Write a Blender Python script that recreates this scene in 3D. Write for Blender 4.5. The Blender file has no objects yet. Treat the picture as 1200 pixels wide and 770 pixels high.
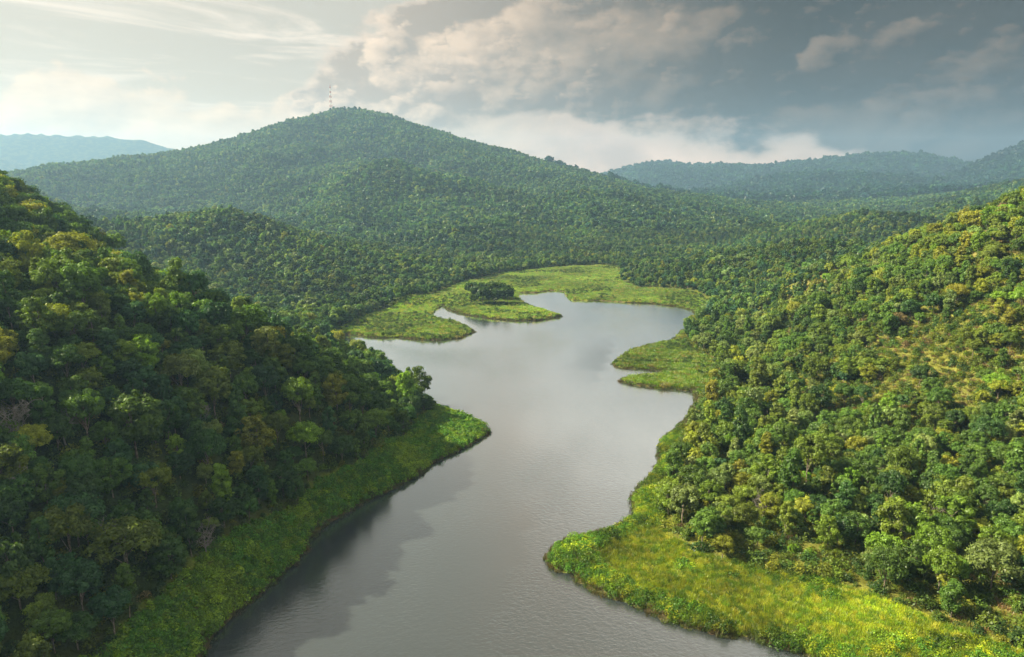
import bpy, math, random
import numpy as np

R = math.radians
rng = np.random.default_rng(7)
random.seed(7)
scene = bpy.context.scene
COL = scene.collection

# ------------------------------------------------------------------ camera
CZ, PITCH, FPX = 80.0, R(11.65), 800.0          # height over the lake, tilt, focal length in photo pixels
cp, sp = math.cos(PITCH), math.sin(PITCH)
cam_d = bpy.data.cameras.new('camera'); cam = bpy.data.objects.new('camera', cam_d); COL.objects.link(cam)
cam.location = (0, 0, CZ); cam.rotation_euler = (math.pi/2 - PITCH, 0, 0)
cam_d.sensor_width = 36; cam_d.lens = 24; cam_d.clip_start = 1; cam_d.clip_end = 60000
scene.camera = cam


def ray(px, py):
    u = (px-600)/FPX; v = (385-py)/FPX
    return np.array([u, cp+v*sp, -sp+v*cp])


def at_y(px, py, Y, dz=0.0):
    d = ray(px, py); t = Y/d[1]
    return (d[0]*t, Y, CZ+d[2]*t+dz)


def at_z(px, py, z=0.0):
    d = ray(px, py); t = (CZ-z)/-d[2]
    return (d[0]*t, d[1]*t)


def project(x, y, z):
    dz = z-CZ
    depth = y*cp - dz*sp
    up = y*sp + dz*cp
    dd = np.maximum(depth, 1e-3)
    return 600+FPX*x/dd, 385-FPX*up/dd, depth


# ------------------------------------------------------------------ noise
_perm = np.random.default_rng(3).random((256, 256))


def vnoise(x, y):
    xi = np.floor(x).astype(int); yi = np.floor(y).astype(int)
    fx = x-xi; fy = y-yi
    fx = fx*fx*(3-2*fx); fy = fy*fy*(3-2*fy)
    a = _perm[xi & 255, yi & 255]; b = _perm[(xi+1) & 255, yi & 255]
    c = _perm[xi & 255, (yi+1) & 255]; d = _perm[(xi+1) & 255, (yi+1) & 255]
    return (a*(1-fx)+b*fx)*(1-fy)+(c*(1-fx)+d*fx)*fy - .5


def fbm(x, y, s, o=4):
    r = 0; a = 1.0
    for k in range(o):
        r = r + a*vnoise(x/s+17.3*k, y/s+9.1*k); s = s/2.03; a *= .5
    return r


def sstep(a, b, x):
    t = np.clip((x-a)/(b-a), 0, 1); return t*t*(3-2*t)


# ------------------------------------------------------------------ lake outline
shore_left = [(235, 770), (245, 755), (260, 732), (290, 705), (320, 680), (345, 660), (367, 632), (380, 615), (425, 590), (460, 572),
              (492, 555), (507, 542), (540, 527), (557, 517), (572, 508), (566, 499), (545, 489), (515, 477), (480, 456), (440, 432),
              (412, 412), (398, 398), (405, 392), (444, 396), (468, 395), (490, 398), (512, 399), (540, 396), (555, 389), (548, 383), (532, 378),
              (512, 374), (505, 369), (511, 362), (519, 358), (526, 363), (538, 367), (552, 370), (572, 373), (604, 376), (636, 375), (657, 371),
              (640, 365), (622, 359), (610, 353), (606, 346), (612, 343), (628, 343), (646, 340), (661, 342), (668, 351), (684, 353), (700, 352), (724, 354),
              (764, 356), (792, 359), (812, 364), (820, 370), (812, 380), (798, 390), (790, 400)]
shore_right = [(772, 403), (756, 406), (732, 415), (719, 426), (726, 431), (762, 434), (792, 437), (764, 440), (740, 442), (728, 447), (738, 451), (772, 456), (812, 458),
               (818, 470), (806, 488), (792, 504), (775, 516), (773, 526), (776, 543), (760, 560), (742, 579), (741, 606), (724, 620), (692, 627), (663, 635),
               (642, 654), (649, 666), (673, 671), (683, 683), (717, 700), (750, 714), (784, 729), (828, 741), (871, 748), (905, 753), (926, 761), (952, 771)]
poly = [at_z(*p) for p in shore_left+shore_right]
poly += [(62, 88), (80, 60), (90, -80), (-120, -80), (-80, 30), (-62, 75)]
POLY = np.array(poly)


def inside(x, y, P):
    r = np.zeros(x.shape, bool)
    for i in range(len(P)):
        x1, y1 = P[i]; x2, y2 = P[(i+1) % len(P)]
        c = ((y1 > y) != (y2 > y))
        with np.errstate(divide='ignore', invalid='ignore'):
            r ^= c & (x < (x2-x1)*(y-y1)/(y2-y1+1e-12)+x1)
    return r


def shore_dist(x, y):
    """signed distance to the waterline, positive on land"""
    d2 = np.full(x.shape, 1e12)
    for i in range(len(POLY)):
        a = POLY[i]; b = POLY[(i+1) % len(POLY)]; e = b-a; L = e@e
        t = np.clip(((x-a[0])*e[0]+(y-a[1])*e[1])/L, 0, 1)
        d2 = np.minimum(d2, (x-a[0]-t*e[0])**2+(y-a[1]-t*e[1])**2)
    d = np.sqrt(d2)
    d = np.where(inside(x, y, POLY), -d, d)
    return d + (fbm(x, y, 9, 3)*1.6+fbm(x+40, y, 2.6, 2)*.7)*np.clip(np.abs(d)/2+.5, .5, 1)


# ------------------------------------------------------------------ hills: control points that a smooth surface runs through
CP = []


def add(rows, dz=0):
    for px, py, Y in rows: CP.append(at_y(px, py, Y, dz))


# crest of the near slope on the west shore
add([(-330, 20, 262), (-220, 70, 258), (-110, 135, 254), (-50, 168, 252), (0, 200, 250), (60, 237, 248), (110, 275, 246), (160, 304, 244), (220, 336, 242),
     (280, 360, 240), (340, 383, 238), (400, 408, 236), (450, 440, 230), (490, 466, 224), (508, 482, 219)], -11.5)
CP += [(-150, 100, 56), (-230, 120, 80), (-240, 30, 78), (-110, 10, 18), (-72, 60, 1.5), (-300, 350, 52), (-230, 380, 26), (-180, 330, 24), (-350, 420, 30), (-90, 300, 6), (-200, 430, 8),
       (-330, 500, 14), (-500, 420, 60), (-500, 250, 120)]
CP += [(-86, 130, 34), (-75, 164, 35), (-62, 186, 31)]
# crest of the near slope on the east shore
add([(1420, 110, 300), (1300, 182, 300), (1200, 232, 300), (1150, 247, 300), (1100, 275, 302), (1060, 299, 305), (1020, 322, 310), (960, 348, 320), (915, 366, 325), (870, 389, 328), (840, 412, 325)], -10)
add([(1100, 400, 235), (1000, 430, 245), (1200, 480, 190), (1100, 560, 165), (950, 560, 175), (860, 560, 190), (900, 480, 230), (1200, 620, 140)], -3)
CP += [(120, 120, 9), (150, 140, 26), (130, 70, 24), (210, 110, 60), (280, 200, 92), (90, 40, 4), (330, 330, 85), (260, 400, 50), (180, 420, 26), (300, 460, 40)]
# low hill behind the west spur
add([(40, 268, 560), (100, 258, 570), (150, 258, 590), (220, 252, 610), (270, 250, 620), (310, 256, 620), (345, 268, 615), (380, 281, 605), (430, 298, 595), (480, 313, 585), (520, 326, 570)], -8)
add([(300, 300, 545), (220, 305, 530), (350, 320, 505), (395, 340, 480), (440, 352, 470), (300, 345, 460), (480, 335, 520), (400, 366, 430)], -8)
CP += [(-430, 760, 18), (-250, 780, 12), (-120, 740, 6), (-60, 690, 2), (-20, 640, 1.2), (20, 620, 1.2), (80, 640, 1.2), (-60, 600, 2), (-50, 520, 1.2), (-30, 480, 1), (30, 560, 1.2), (100, 560, 1.2), (-600, 800, 40),
       (-90, 470, 2.5), (0, 500, 1.6)]
# hills along the east shore
add([(735, 318, 590), (770, 314, 580), (810, 309, 565), (850, 309, 545), (900, 293, 545), (950, 281, 545), (1000, 278, 545), (1050, 281, 535), (1100, 286, 520)], -8)
add([(870, 345, 450), (940, 322, 460), (1000, 312, 450), (900, 360, 400)], -8)
add([(900, 278, 830), (930, 272, 820), (960, 260, 820), (1000, 250, 820), (1050, 246, 820), (1090, 251, 820), (1140, 256, 820), (1200, 250, 820)], -8)
add([(1080, 262, 1250), (1120, 246, 1300), (1160, 231, 1300), (1200, 219, 1300), (1300, 185, 1300)], -8)
CP += [(190, 690, 3), (300, 690, 3), (420, 690, 8), (480, 1000, 20), (300, 950, 14), (700, 1000, 50)]
# mountain with the mast
add([(-260, 215, 1500), (-120, 214, 1500), (-40, 212, 1500), (30, 201, 1520), (70, 194, 1560), (130, 185, 1620), (200, 179, 1720), (240, 171, 1770), (300, 154, 1850), (345, 138, 1910), (388, 128, 1950),
     (440, 131, 1990), (480, 141, 1960), (530, 158, 1880), (580, 178, 1780), (630, 196, 1680), (690, 212, 1580), (740, 221, 1500), (800, 238, 1350), (860, 251, 1250), (930, 262, 1150)], -9)
add([(400, 190, 1560), (250, 210, 1450), (550, 212, 1450), (650, 235, 1250), (120, 215, 1350), (390, 225, 1300), (400, 255, 1080), (560, 250, 1120), (700, 262, 1020), (280, 238, 1180), (480, 270, 980), (780, 275, 950),
     (840, 285, 880), (170, 240, 1100), (60, 245, 1050), (490, 283, 850), (540, 270, 900), (580, 290, 815), (600, 308, 770), (650, 290, 860), (740, 300, 800), (690, 308, 765), (820, 300, 760)], -8)
CP += [(-900, 2300, 120), (-400, 2450, 160), (0, 2400, 120), (500, 2100, 40), (900, 1700, 30), (-1300, 1900, 60), (-1000, 1000, 60), (1200, 1500, 90), (1300, 900, 120)]
for p in POLY[:len(shore_left+shore_right)]: CP.append((p[0], p[1], .2))
CP = np.array(CP)
_d = np.sqrt((CP[:, None, 0]-CP[None, :, 0])**2+(CP[:, None, 1]-CP[None, :, 1])**2+18.0**2)
_n = len(CP)
_A = np.zeros((_n+1, _n+1)); _A[:_n, :_n] = _d - np.eye(_n)*(-.6)*0 ; _A[:_n, _n] = 1; _A[_n, :_n] = 1
_A[:_n, :_n] -= np.diag(.4+0*CP[:, 0])
_w = np.linalg.solve(_A, np.append(CP[:, 2], 0))

# far ranges: skyline (photo px, py) at a distance, a crest with slopes on both sides
RANGES = [
    (2500, 650, [(760, 262), (800, 240), (840, 228), (880, 215), (925, 208), (970, 205), (1030, 207), (1090, 215), (1150, 222), (1250, 230)]),
    (3600, 900, [(640, 226), (700, 208), (735, 198), (775, 190), (820, 194), (880, 197), (930, 195), (980, 189), (1035, 184), (1080, 185), (1130, 197), (1200, 205), (1300, 215)]),
    (3000, 800, [(1040, 240), (1090, 222), (1137, 198), (1165, 186), (1200, 172), (1260, 150), (1350, 140), (1450, 160)]),
    (4000, 900, [(-500, 190), (-300, 170), (-120, 150), (-20, 160), (60, 157), (120, 159), (170, 163), (210, 175), (250, 192), (330, 215)]),
    (3300, 800, [(-300, 160), (-150, 170), (-60, 176), (0, 183), (30, 193), (80, 212)]),
]
RNG_F = []
for Yd, wd, pts in RANGES:
    q = [at_y(px, py, Yd) for px, py in pts]
    RNG_F.append((Yd, wd, np.array([p[0]/Yd for p in q]), np.array([p[2] for p in q])))


SKY_X = [-40, 30, 70, 130, 200, 240, 300, 345, 388, 440, 480, 530, 580, 630, 690, 740, 800, 860, 930, 1000]
SKY_Y = [212, 201, 194, 185, 179, 171, 154, 138, 128, 131, 141, 158, 178, 196, 212, 221, 238, 251, 262, 240]


def height(x, y, s=None):
    shp = x.shape; x = x.ravel(); y = y.ravel()
    out = np.empty(len(x))
    for i in range(0, len(x), 40000):
        xs, ys = x[i:i+40000], y[i:i+40000]
        k = np.sqrt((xs[:, None]-CP[None, :, 0])**2+(ys[:, None]-CP[None, :, 1])**2+18.0**2)
        out[i:i+40000] = k@_w[:-1]+_w[-1]
    far = sstep(2300, 3200, y)
    out = out*(1-far)+6*far
    ns = np.clip(y/900, 0.15, 1.5)
    hf = np.clip(out/40, 0, 1)
    qx, qy, _ = project(x, y, out)
    crest = sstep(6, 40, qy-np.interp(qx, SKY_X, SKY_Y))
    out = out + hf*(fbm(x, y, 90, 3)*11*np.clip(y/500, .35, 1) + fbm(x+500, y, 300, 4)*115*sstep(700, 1000, y)*np.clip(out/60, 0, 1)*(.05+.95*crest))
    for k, (Yd, wd, us, zs) in enumerate(RNG_F):
        u = x/np.maximum(y, 1)
        Yl = Yd + 250*np.sin(u*5+k) + fbm(x, y, 700, 3)*wd*.5
        zl = np.interp(u, us, zs, left=-50, right=-50)
        prof = 1-np.abs(y-Yl)/wd
        prof = np.where(prof > 0, prof**1.15, 0)
        z = zl*prof + fbm(x+100*k, y, 500, 4)*60*prof*(1-prof)*2 + fbm(x, y+300*k, 160, 3)*12*np.clip(prof, 0, 1)
        out = np.where(y > 1900, np.maximum(out, z), out)
    if s is None: s = shore_dist(x, y)
    else: s = s.ravel()
    lim = .15+.95*np.maximum(s, 0)
    land = .25+np.minimum(np.maximum(out, .35+.5*(1+fbm(x, y, 14, 3))), lim)
    bed = -.3+np.maximum(-3.0, .35*s)
    return np.where(s > 0, land, bed).reshape(shp)


# ------------------------------------------------------------------ materials
def newmat(name):
    m = bpy.data.materials.new(name); m.use_nodes = True
    nt = m.node_tree; nt.nodes.clear()
    o = nt.nodes.new('ShaderNodeOutputMaterial')
    return m, nt, o


class NT:
    """small helper for writing node graphs"""
    def __init__(s, nt): s.nt = nt

    def n(s, t, **kw):
        a = s.nt.nodes.new(t)
        for k, v in kw.items(): setattr(a, k, v)
        return a

    def link(s, a, b): s.nt.links.new(a, b)

    def put(s, sock, v):
        if isinstance(v, bpy.types.NodeSocket): s.link(v, sock)
        else: sock.default_value = v

    def m(s, op, a, b=0.0, c=0.0, clamp=False):
        x = s.n('ShaderNodeMath', operation=op, use_clamp=clamp)
        s.put(x.inputs[0], a); s.put(x.inputs[1], b); s.put(x.inputs[2], c)
        return x.outputs[0]

    def ss(s, v, a, b, lo=0.0, hi=1.0):
        x = s.n('ShaderNodeMapRange', interpolation_type='SMOOTHSTEP')
        s.put(x.inputs[0], v)
        for i, q in enumerate((a, b, lo, hi)): s.put(x.inputs[i+1], q)
        return x.outputs[0]

    def mix(s, f, a, b, blend='MIX'):
        x = s.n('ShaderNodeMix', data_type='RGBA', blend_type=blend)
        s.put(x.inputs[0], f); s.put(x.inputs[6], a); s.put(x.inputs[7], b)
        return x.outputs[2]

    def noise(s, vec, scale, detail=4.0, rough=.5, dist=0.0):
        x = s.n('ShaderNodeTexNoise')
        if vec is not None: s.link(vec, x.inputs['Vector'])
        x.inputs['Scale'].default_value = scale; x.inputs['Detail'].default_value = detail
        x.inputs['Roughness'].default_value = rough; x.inputs['Distortion'].default_value = dist
        return x.outputs['Fac']

    def vm(s, op, a, b):
        x = s.n('ShaderNodeVectorMath', operation=op)
        s.put(x.inputs[0], a); s.put(x.inputs[1], b)
        return x.outputs[0]


def c4(c): return (c[0], c[1], c[2], 1)


def leaf_material(name, gloss=.012, transl=.42):
    m, nt, o = newmat(name); g = NT(nt)
    tint = g.n('ShaderNodeAttribute', attribute_type='INSTANCER', attribute_name='tint')
    lv = g.n('ShaderNodeAttribute', attribute_type='GEOMETRY', attribute_name='lv')
    k = g.ss(lv.outputs['Fac'], 0, 1, .62, 1.45)
    col = g.mix(1, tint.outputs['Color'], k, 'MULTIPLY')
    col2 = g.mix(g.m('MULTIPLY', g.ss(lv.outputs['Fac'], .72, 1.0), .22), col, (.16, .17, .03, 1))
    d = g.n('ShaderNodeBsdfDiffuse'); g.link(col2, d.inputs['Color'])
    t = g.n('ShaderNodeBsdfTranslucent'); g.link(g.mix(1, col2, (1.25, 1.2, .5, 1), 'MULTIPLY'), t.inputs['Color'])
    a = g.n('ShaderNodeMixShader'); a.inputs[0].default_value = transl
    g.link(d.outputs[0], a.inputs[1]); g.link(t.outputs[0], a.inputs[2])
    gl = g.n('ShaderNodeBsdfGlossy'); gl.inputs['Roughness'].default_value = .45; gl.inputs['Color'].default_value = (.9, .95, 1, 1)
    b = g.n('ShaderNodeMixShader'); b.inputs[0].default_value = gloss
    g.link(a.outputs[0], b.inputs[1]); g.link(gl.outputs[0], b.inputs[2])
    g.link(b.outputs[0], o.inputs['Surface'])
    return m


M_LEAF = leaf_material('leaves')
M_GRASS = leaf_material('grass_blades', .03, .42)


def bark_material():
    m, nt, o = newmat('bark'); g = NT(nt)
    tc = g.n('ShaderNodeTexCoord')
    n = g.noise(g.vm('MULTIPLY', tc.outputs['Object'], (3, 3, .7)), 2.5, 5, .6)
    col = g.mix(g.ss(n, .35, .65), (.06, .05, .04, 1), (.24, .21, .17, 1))
    d = g.n('ShaderNodeBsdfDiffuse'); g.link(col, d.inputs['Color'])
    g.link(d.outputs[0], o.inputs['Surface'])
    return m


M_BARK = bark_material()


def ground_material():
    m, nt, o = newmat('soil_and_grass'); g = NT(nt)
    cov = g.n('ShaderNodeAttribute', attribute_type='GEOMETRY', attribute_name='cover')
    geo = g.n('ShaderNodeNewGeometry')
    n1 = g.noise(geo.outputs['Position'], .35, 6, .6)
    n2 = g.noise(geo.outputs['Position'], 2.2, 5, .65)
    n3 = g.noise(geo.outputs['Position'], .045, 3, .5)
    k = g.m('MULTIPLY', g.ss(n1, .3, .7, .65, 1.3), g.ss(n2, .25, .75, .6, 1.35))
    col = g.mix(1, cov.outputs['Color'], k, 'MULTIPLY')
    col = g.mix(g.m('MULTIPLY', g.ss(n3, .45, .62), .35), col, (.10, .11, .03, 1))
    d = g.n('ShaderNodeBsdfDiffuse'); g.link(col, d.inputs['Color'])
    b = g.n('ShaderNodeBump'); b.inputs['Strength'].default_value = .8; b.inputs['Distance'].default_value = .5
    g.link(n2, b.inputs['Height']); g.link(b.outputs[0], d.inputs['Normal'])
    g.link(d.outputs[0], o.inputs['Surface'])
    return m


def water_material():
    m, nt, o = newmat('lake_water'); g = NT(nt)
    geo = g.n('ShaderNodeNewGeometry'); p = geo.outputs['Position']
    rot = g.n('ShaderNodeMapping'); g.link(p, rot.inputs['Vector']); rot.inputs['Rotation'].default_value = (0, 0, R(-32)); rot.inputs['Scale'].default_value = (.85, 1.3, 1)
    a = g.noise(rot.outputs[0], .95, 4, .62, .5)
    b = g.noise(rot.outputs[0], 2.3, 3, .6, .3)
    big = g.noise(g.vm('MULTIPLY', p, (1, .4, 1)), .02, 3, .5)
    lee = g.n('ShaderNodeAttribute', attribute_type='GEOMETRY', attribute_name='lee')
    amp = g.m('MULTIPLY', g.ss(big, .35, .65, .55, 1.25), g.m('SUBTRACT', 1.0, g.m('MULTIPLY', lee.outputs['Fac'], .8)))
    hgt = g.m('MULTIPLY', g.m('ADD', g.m('MULTIPLY', a, 1.0), g.m('MULTIPLY', b, .35)), amp)
    bump = g.n('ShaderNodeBump'); bump.inputs['Strength'].default_value = 1; bump.inputs['Distance'].default_value = WAVE
    g.link(hgt, bump.inputs['Height'])
    d = g.n('ShaderNodeBsdfDiffuse'); d.inputs['Color'].default_value = (.022, .029, .032, 1)
    gl = g.n('ShaderNodeBsdfGlossy'); gl.inputs['Roughness'].default_value = .12; gl.inputs['Color'].default_value = (.93, .98, 1, 1)
    lw = g.n('ShaderNodeLayerWeight'); lw.inputs['Blend'].default_value = .5
    for q in (gl, lw): g.link(bump.outputs[0], q.inputs['Normal'])
    fr = g.m('ADD', .055, g.m('MULTIPLY', g.m('POWER', lw.outputs['Facing'], 3.2), 1.8), 0, True)   # reflectance rises towards grazing angles
    mx = g.n('ShaderNodeMixShader'); g.link(fr, mx.inputs[0]); g.link(d.outputs[0], mx.inputs[1]); g.link(gl.outputs[0], mx.inputs[2])
    g.link(mx.outputs[0], o.inputs['Surface'])
    return m


WAVE = .11


def plain_material(name, col, rough=.5, metal=0.0):
    m, nt, o = newmat(name); g = NT(nt)
    geo = g.n('ShaderNodeNewGeometry')
    n = g.noise(geo.outputs['Position'], .8, 4, .6)
    pb = g.n('ShaderNodeBsdfPrincipled')
    g.link(g.mix(g.ss(n, .3, .7), c4([c*.8 for c in col]), c4(col)), pb.inputs['Base Color'])
    pb.inputs['Roughness'].default_value = rough; pb.inputs['Metallic'].default_value = metal
    g.link(pb.outputs[0], o.inputs['Surface'])
    return m


# ------------------------------------------------------------------ mesh helpers
def mesh_from(name, V, Q, mats, attr=None, mat_idx=None, smooth=False):
    """V (n,3), Q (m,4) quads"""
    me = bpy.data.meshes.new(name)
    V = np.asarray(V, np.float32); Q = np.asarray(Q, np.int32)
    me.vertices.add(len(V)); me.vertices.foreach_set('co', V.ravel())
    me.loops.add(Q.size); me.loops.foreach_set('vertex_index', Q.ravel())
    me.polygons.add(len(Q)); me.polygons.foreach_set('loop_start', np.arange(0, Q.size, 4, dtype=np.int32))
    for mt in mats: me.materials.append(mt)
    if mat_idx is not None: me.polygons.foreach_set('material_index', np.asarray(mat_idx, np.int32))
    if smooth: me.polygons.foreach_set('use_smooth', np.ones(len(Q), bool))
    me.update(calc_edges=True)
    if attr is not None:
        a = me.attributes.new('lv', 'FLOAT', 'POINT'); a.data.foreach_set('value', np.asarray(attr, np.float32))
    me.validate()
    return me


def obj(name, me, parent=None, link=True):
    o = bpy.data.objects.new(name, me)
    if link: COL.objects.link(o)
    if parent is not None: o.parent = parent
    return o


def norm(v): return v/np.maximum(np.linalg.norm(v, axis=-1, keepdims=True), 1e-9)


def tubes(paths, sides=5):
    """paths: list of [(point, radius), ...] -> V, Q"""
    V = []; Q = []; base = 0
    ang = np.arange(sides)*2*np.pi/sides
    for path in paths:
        P = np.array([p for p, r in path], float); rr = np.array([r for p, r in path])
        T = np.gradient(P, axis=0); T = norm(T)
        ref = np.array([0, 0, 1.0]) if abs(T[0][2]) < .8 else np.array([1.0, 0, 0])
        A = norm(np.cross(T, ref)); B = np.cross(T, A)
        ring = P[:, None]+rr[:, None, None]*(np.cos(ang)[None, :, None]*A[:, None]+np.sin(ang)[None, :, None]*B[:, None])
        V.append(ring.reshape(-1, 3))
        for i in range(len(P)-1):
            for k in range(sides):
                k2 = (k+1) % sides
                Q.append((base+i*sides+k, base+i*sides+k2, base+(i+1)*sides+k2, base+(i+1)*sides+k))
        base += len(P)*sides
    return np.concatenate(V), np.array(Q)


def limb(a, b, r0, r1, n, bend, rg):
    a = np.array(a, float); b = np.array(b, float); out = []
    off = rg.normal(0, bend, 3)
    for i in range(n+1):
        t = i/n
        out.append((a*(1-t)+b*t+off*math.sin(t*math.pi)+np.array([0, 0, bend*.6*math.sin(t*math.pi)]), r0*(1-t)+r1*t))
    return out


def leaf_quads(C, N, size, rg):
    n = len(C)
    t = norm(rg.normal(0, 1, (n, 3))); A = norm(np.cross(N, t)); B = np.cross(N, A)
    s = size*rg.uniform(.6, 1.35, (n, 1))
    V = np.stack([C+A*s, C+B*s*.62+N*s*.12, C-A*s, C-B*s*.62+N*s*.12], 1).reshape(-1, 3)
    return V, np.arange(n*4).reshape(-1, 4)


def crown_geo(seed, Rr, h0, h1, ncl, nleaf, leaf, style):
    rg = np.random.default_rng(seed)
    C = []; rad = []
    hz = (h1-h0)/2; zc = (h0+h1)/2; ex = rg.uniform(.8, 1.25)
    for i in range(ncl):
        d = norm(rg.normal(0, 1, 3)); rr = rg.uniform(.35, 1)**.6
        if style == 'spread':
            z = rg.uniform(-.25, 1); k = math.sqrt(max(.08, 1-.75*max(z, 0)**2)); a = rg.uniform(0, 2*np.pi); q = rg.uniform(.2, 1)**.5*k
            c = np.array([math.cos(a)*q*Rr*.85, math.sin(a)*q*Rr*.85, zc+z*hz*.7]); r = Rr*rg.uniform(.12, .26)
        elif style == 'tall':
            z = rg.uniform(-1, 1); k = math.sqrt(max(.1, 1-z*z*.85)); a = rg.uniform(0, 2*np.pi); q = rg.uniform(.1, 1)**.5*k
            c = np.array([math.cos(a)*q*Rr*.7, math.sin(a)*q*Rr*.7, zc+z*hz*.85]); r = Rr*rg.uniform(.14, .32)
        elif style == 'loose':
            c = np.array([d[0]*rr*Rr*.9, d[1]*rr*Rr*.9, zc+d[2]*rr*hz*.9]); r = Rr*rg.uniform(.10, .25)
        else:
            if d[2] < -.45: d[2] *= -1
            c = np.array([d[0]*rr*Rr*.82*ex, d[1]*rr*Rr*.82/ex, zc+d[2]*rr*hz*.8]); r = Rr*rg.uniform(.11, .29)
        C.append(c); rad.append(r)
    C = np.array(C); rad = np.array(rad)
    w = rad**2/np.sum(rad**2)
    which = rg.choice(ncl, nleaf, p=w)
    d = norm(rg.normal(0, 1, (nleaf, 3))+np.array([0, 0, .55]))
    q = rg.uniform(.25, 1, (nleaf, 1))**.4*np.where(rg.uniform(0, 1, (nleaf, 1)) < .14, rg.uniform(1.1, 1.7, (nleaf, 1)), 1)
    P = C[which]+d*q*rad[which][:, None]*np.array([1.05, 1.05, .8])
    N = norm(d*1.0+rg.normal(0, .38, (nleaf, 3))+np.array([0, 0, .25]))
    V, Q = leaf_quads(P, N, leaf, rg)
    cl = rg.uniform(0, 1, ncl)
    lv = np.clip(.55*cl[which]+.45*rg.uniform(0, 1, nleaf), 0, 1)
    return V, Q, np.repeat(lv, 4), C, rad


def trunk_geo(seed, C, rad, h0, h1, r0, nl, sides=5):
    rg = np.random.default_rng(seed+1000)
    top = np.array([rg.normal(0, .4), rg.normal(0, .4), h0+(h1-h0)*.65])
    main = limb((0, 0, -1.5), top, r0, r0*.35, 5, .25, rg)
    paths = [main]
    order = rg.permutation(len(C))[:nl]
    for i in order:
        t = rg.uniform(.35, .9); k = t*5; j = int(k); f = k-j
        a = main[j][0]*(1-f)+main[min(j+1, 5)][0]*f
        rr = r0*(1-.65*t)*.6
        paths.append(limb(a, C[i]+np.array([0, 0, .1]), rr, rr*.3, 3, .25, rg))
    return tubes(paths, sides)


# styles of whole trees: (style, crown radius, crown foot, crown top, clumps)
FORMS = [('round', 4.0, 2.0, 10.6, 26), ('round', 4.7, 1.4, 9.6, 30), ('spread', 5.2, 3.2, 10.2, 30), ('tall', 3.1, 1.8, 12.6, 26),
         ('loose', 4.4, 1.8, 11.4, 34), ('round', 3.8, 1.0, 8.0, 22), ('spread', 4.5, 4.2, 11.0, 24), ('loose', 4.0, 1.4, 9.4, 28),
         ('tall', 3.6, 2.0, 11.6, 28), ('loose', 4.6, 2.0, 11.2, 38)]


def proto_meshes(i, nleaf, leaf, name, seed=0):
    st, Rr, h0, h1, ncl = FORMS[i]; ncl = int(ncl*2.3)
    V, Q, lv, C, rad = crown_geo(i*13+seed, Rr, h0, h1, ncl, nleaf, leaf, st)
    TV, TQ = trunk_geo(i*13+seed, C, rad, h0, h1, .2 if st != 'tall' else .17, 9)
    return (V, Q, lv), (TV, TQ)


def joined(name, crown, trunk):
    V, Q, lv = crown; TV, TQ = trunk
    VV = np.concatenate([V, TV]); QQ = np.concatenate([Q, TQ+len(V)])
    mi = np.concatenate([np.zeros(len(Q)), np.ones(len(TQ))])
    return mesh_from(name, VV, QQ, [M_LEAF, M_BARK], np.concatenate([lv, np.full(len(TV), .5)]), mi)


def bare_geo(seed, h, spread):
    rg = np.random.default_rng(seed)
    trunk = [limb((0, 0, -1), (rg.normal(0, .4), rg.normal(0, .4), h*.62), .17, .08, 5, .3, rg)]
    tw = []
    for i in range(13):
        t = rg.uniform(.45, 1); k = min(int(t*5), 4); a = trunk[0][k][0]
        an = rg.uniform(0, 2*np.pi); L = h*rg.uniform(.3, .5)
        b = a+np.array([math.cos(an)*L*spread, math.sin(an)*L*spread, L*rg.uniform(.55, 1)])
        l1 = limb(a, b, .075, .035, 4, .3, rg); tw.append(l1)
        for j in range(7):
            p = l1[rg.integers(1, 5)][0]; L2 = L*rg.uniform(.25, .5)
            dd = norm(rg.normal(0, 1, 3)+np.array([0, 0, .6])); l2 = limb(p, p+dd*L2, .04, .022, 3, .15, rg); tw.append(l2)
            for q in range(5):
                p2 = l2[rg.integers(1, 4)][0]; d3 = norm(rg.normal(0, 1, 3)+np.array([0, 0, .5]))
                tw.append(limb(p2, p2+d3*L2*rg.uniform(.25, .5), .026, .016, 2, .08, rg))
    return tubes(trunk, 6), tubes(tw, 3)


# ------------------------------------------------------------------ scattering of what nobody could count
def proto_collection(name, meshes):
    c = bpy.data.collections.new(name)
    for i, me in enumerate(meshes):
        c.objects.link(bpy.data.objects.new(me.name, me))
    return c


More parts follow.
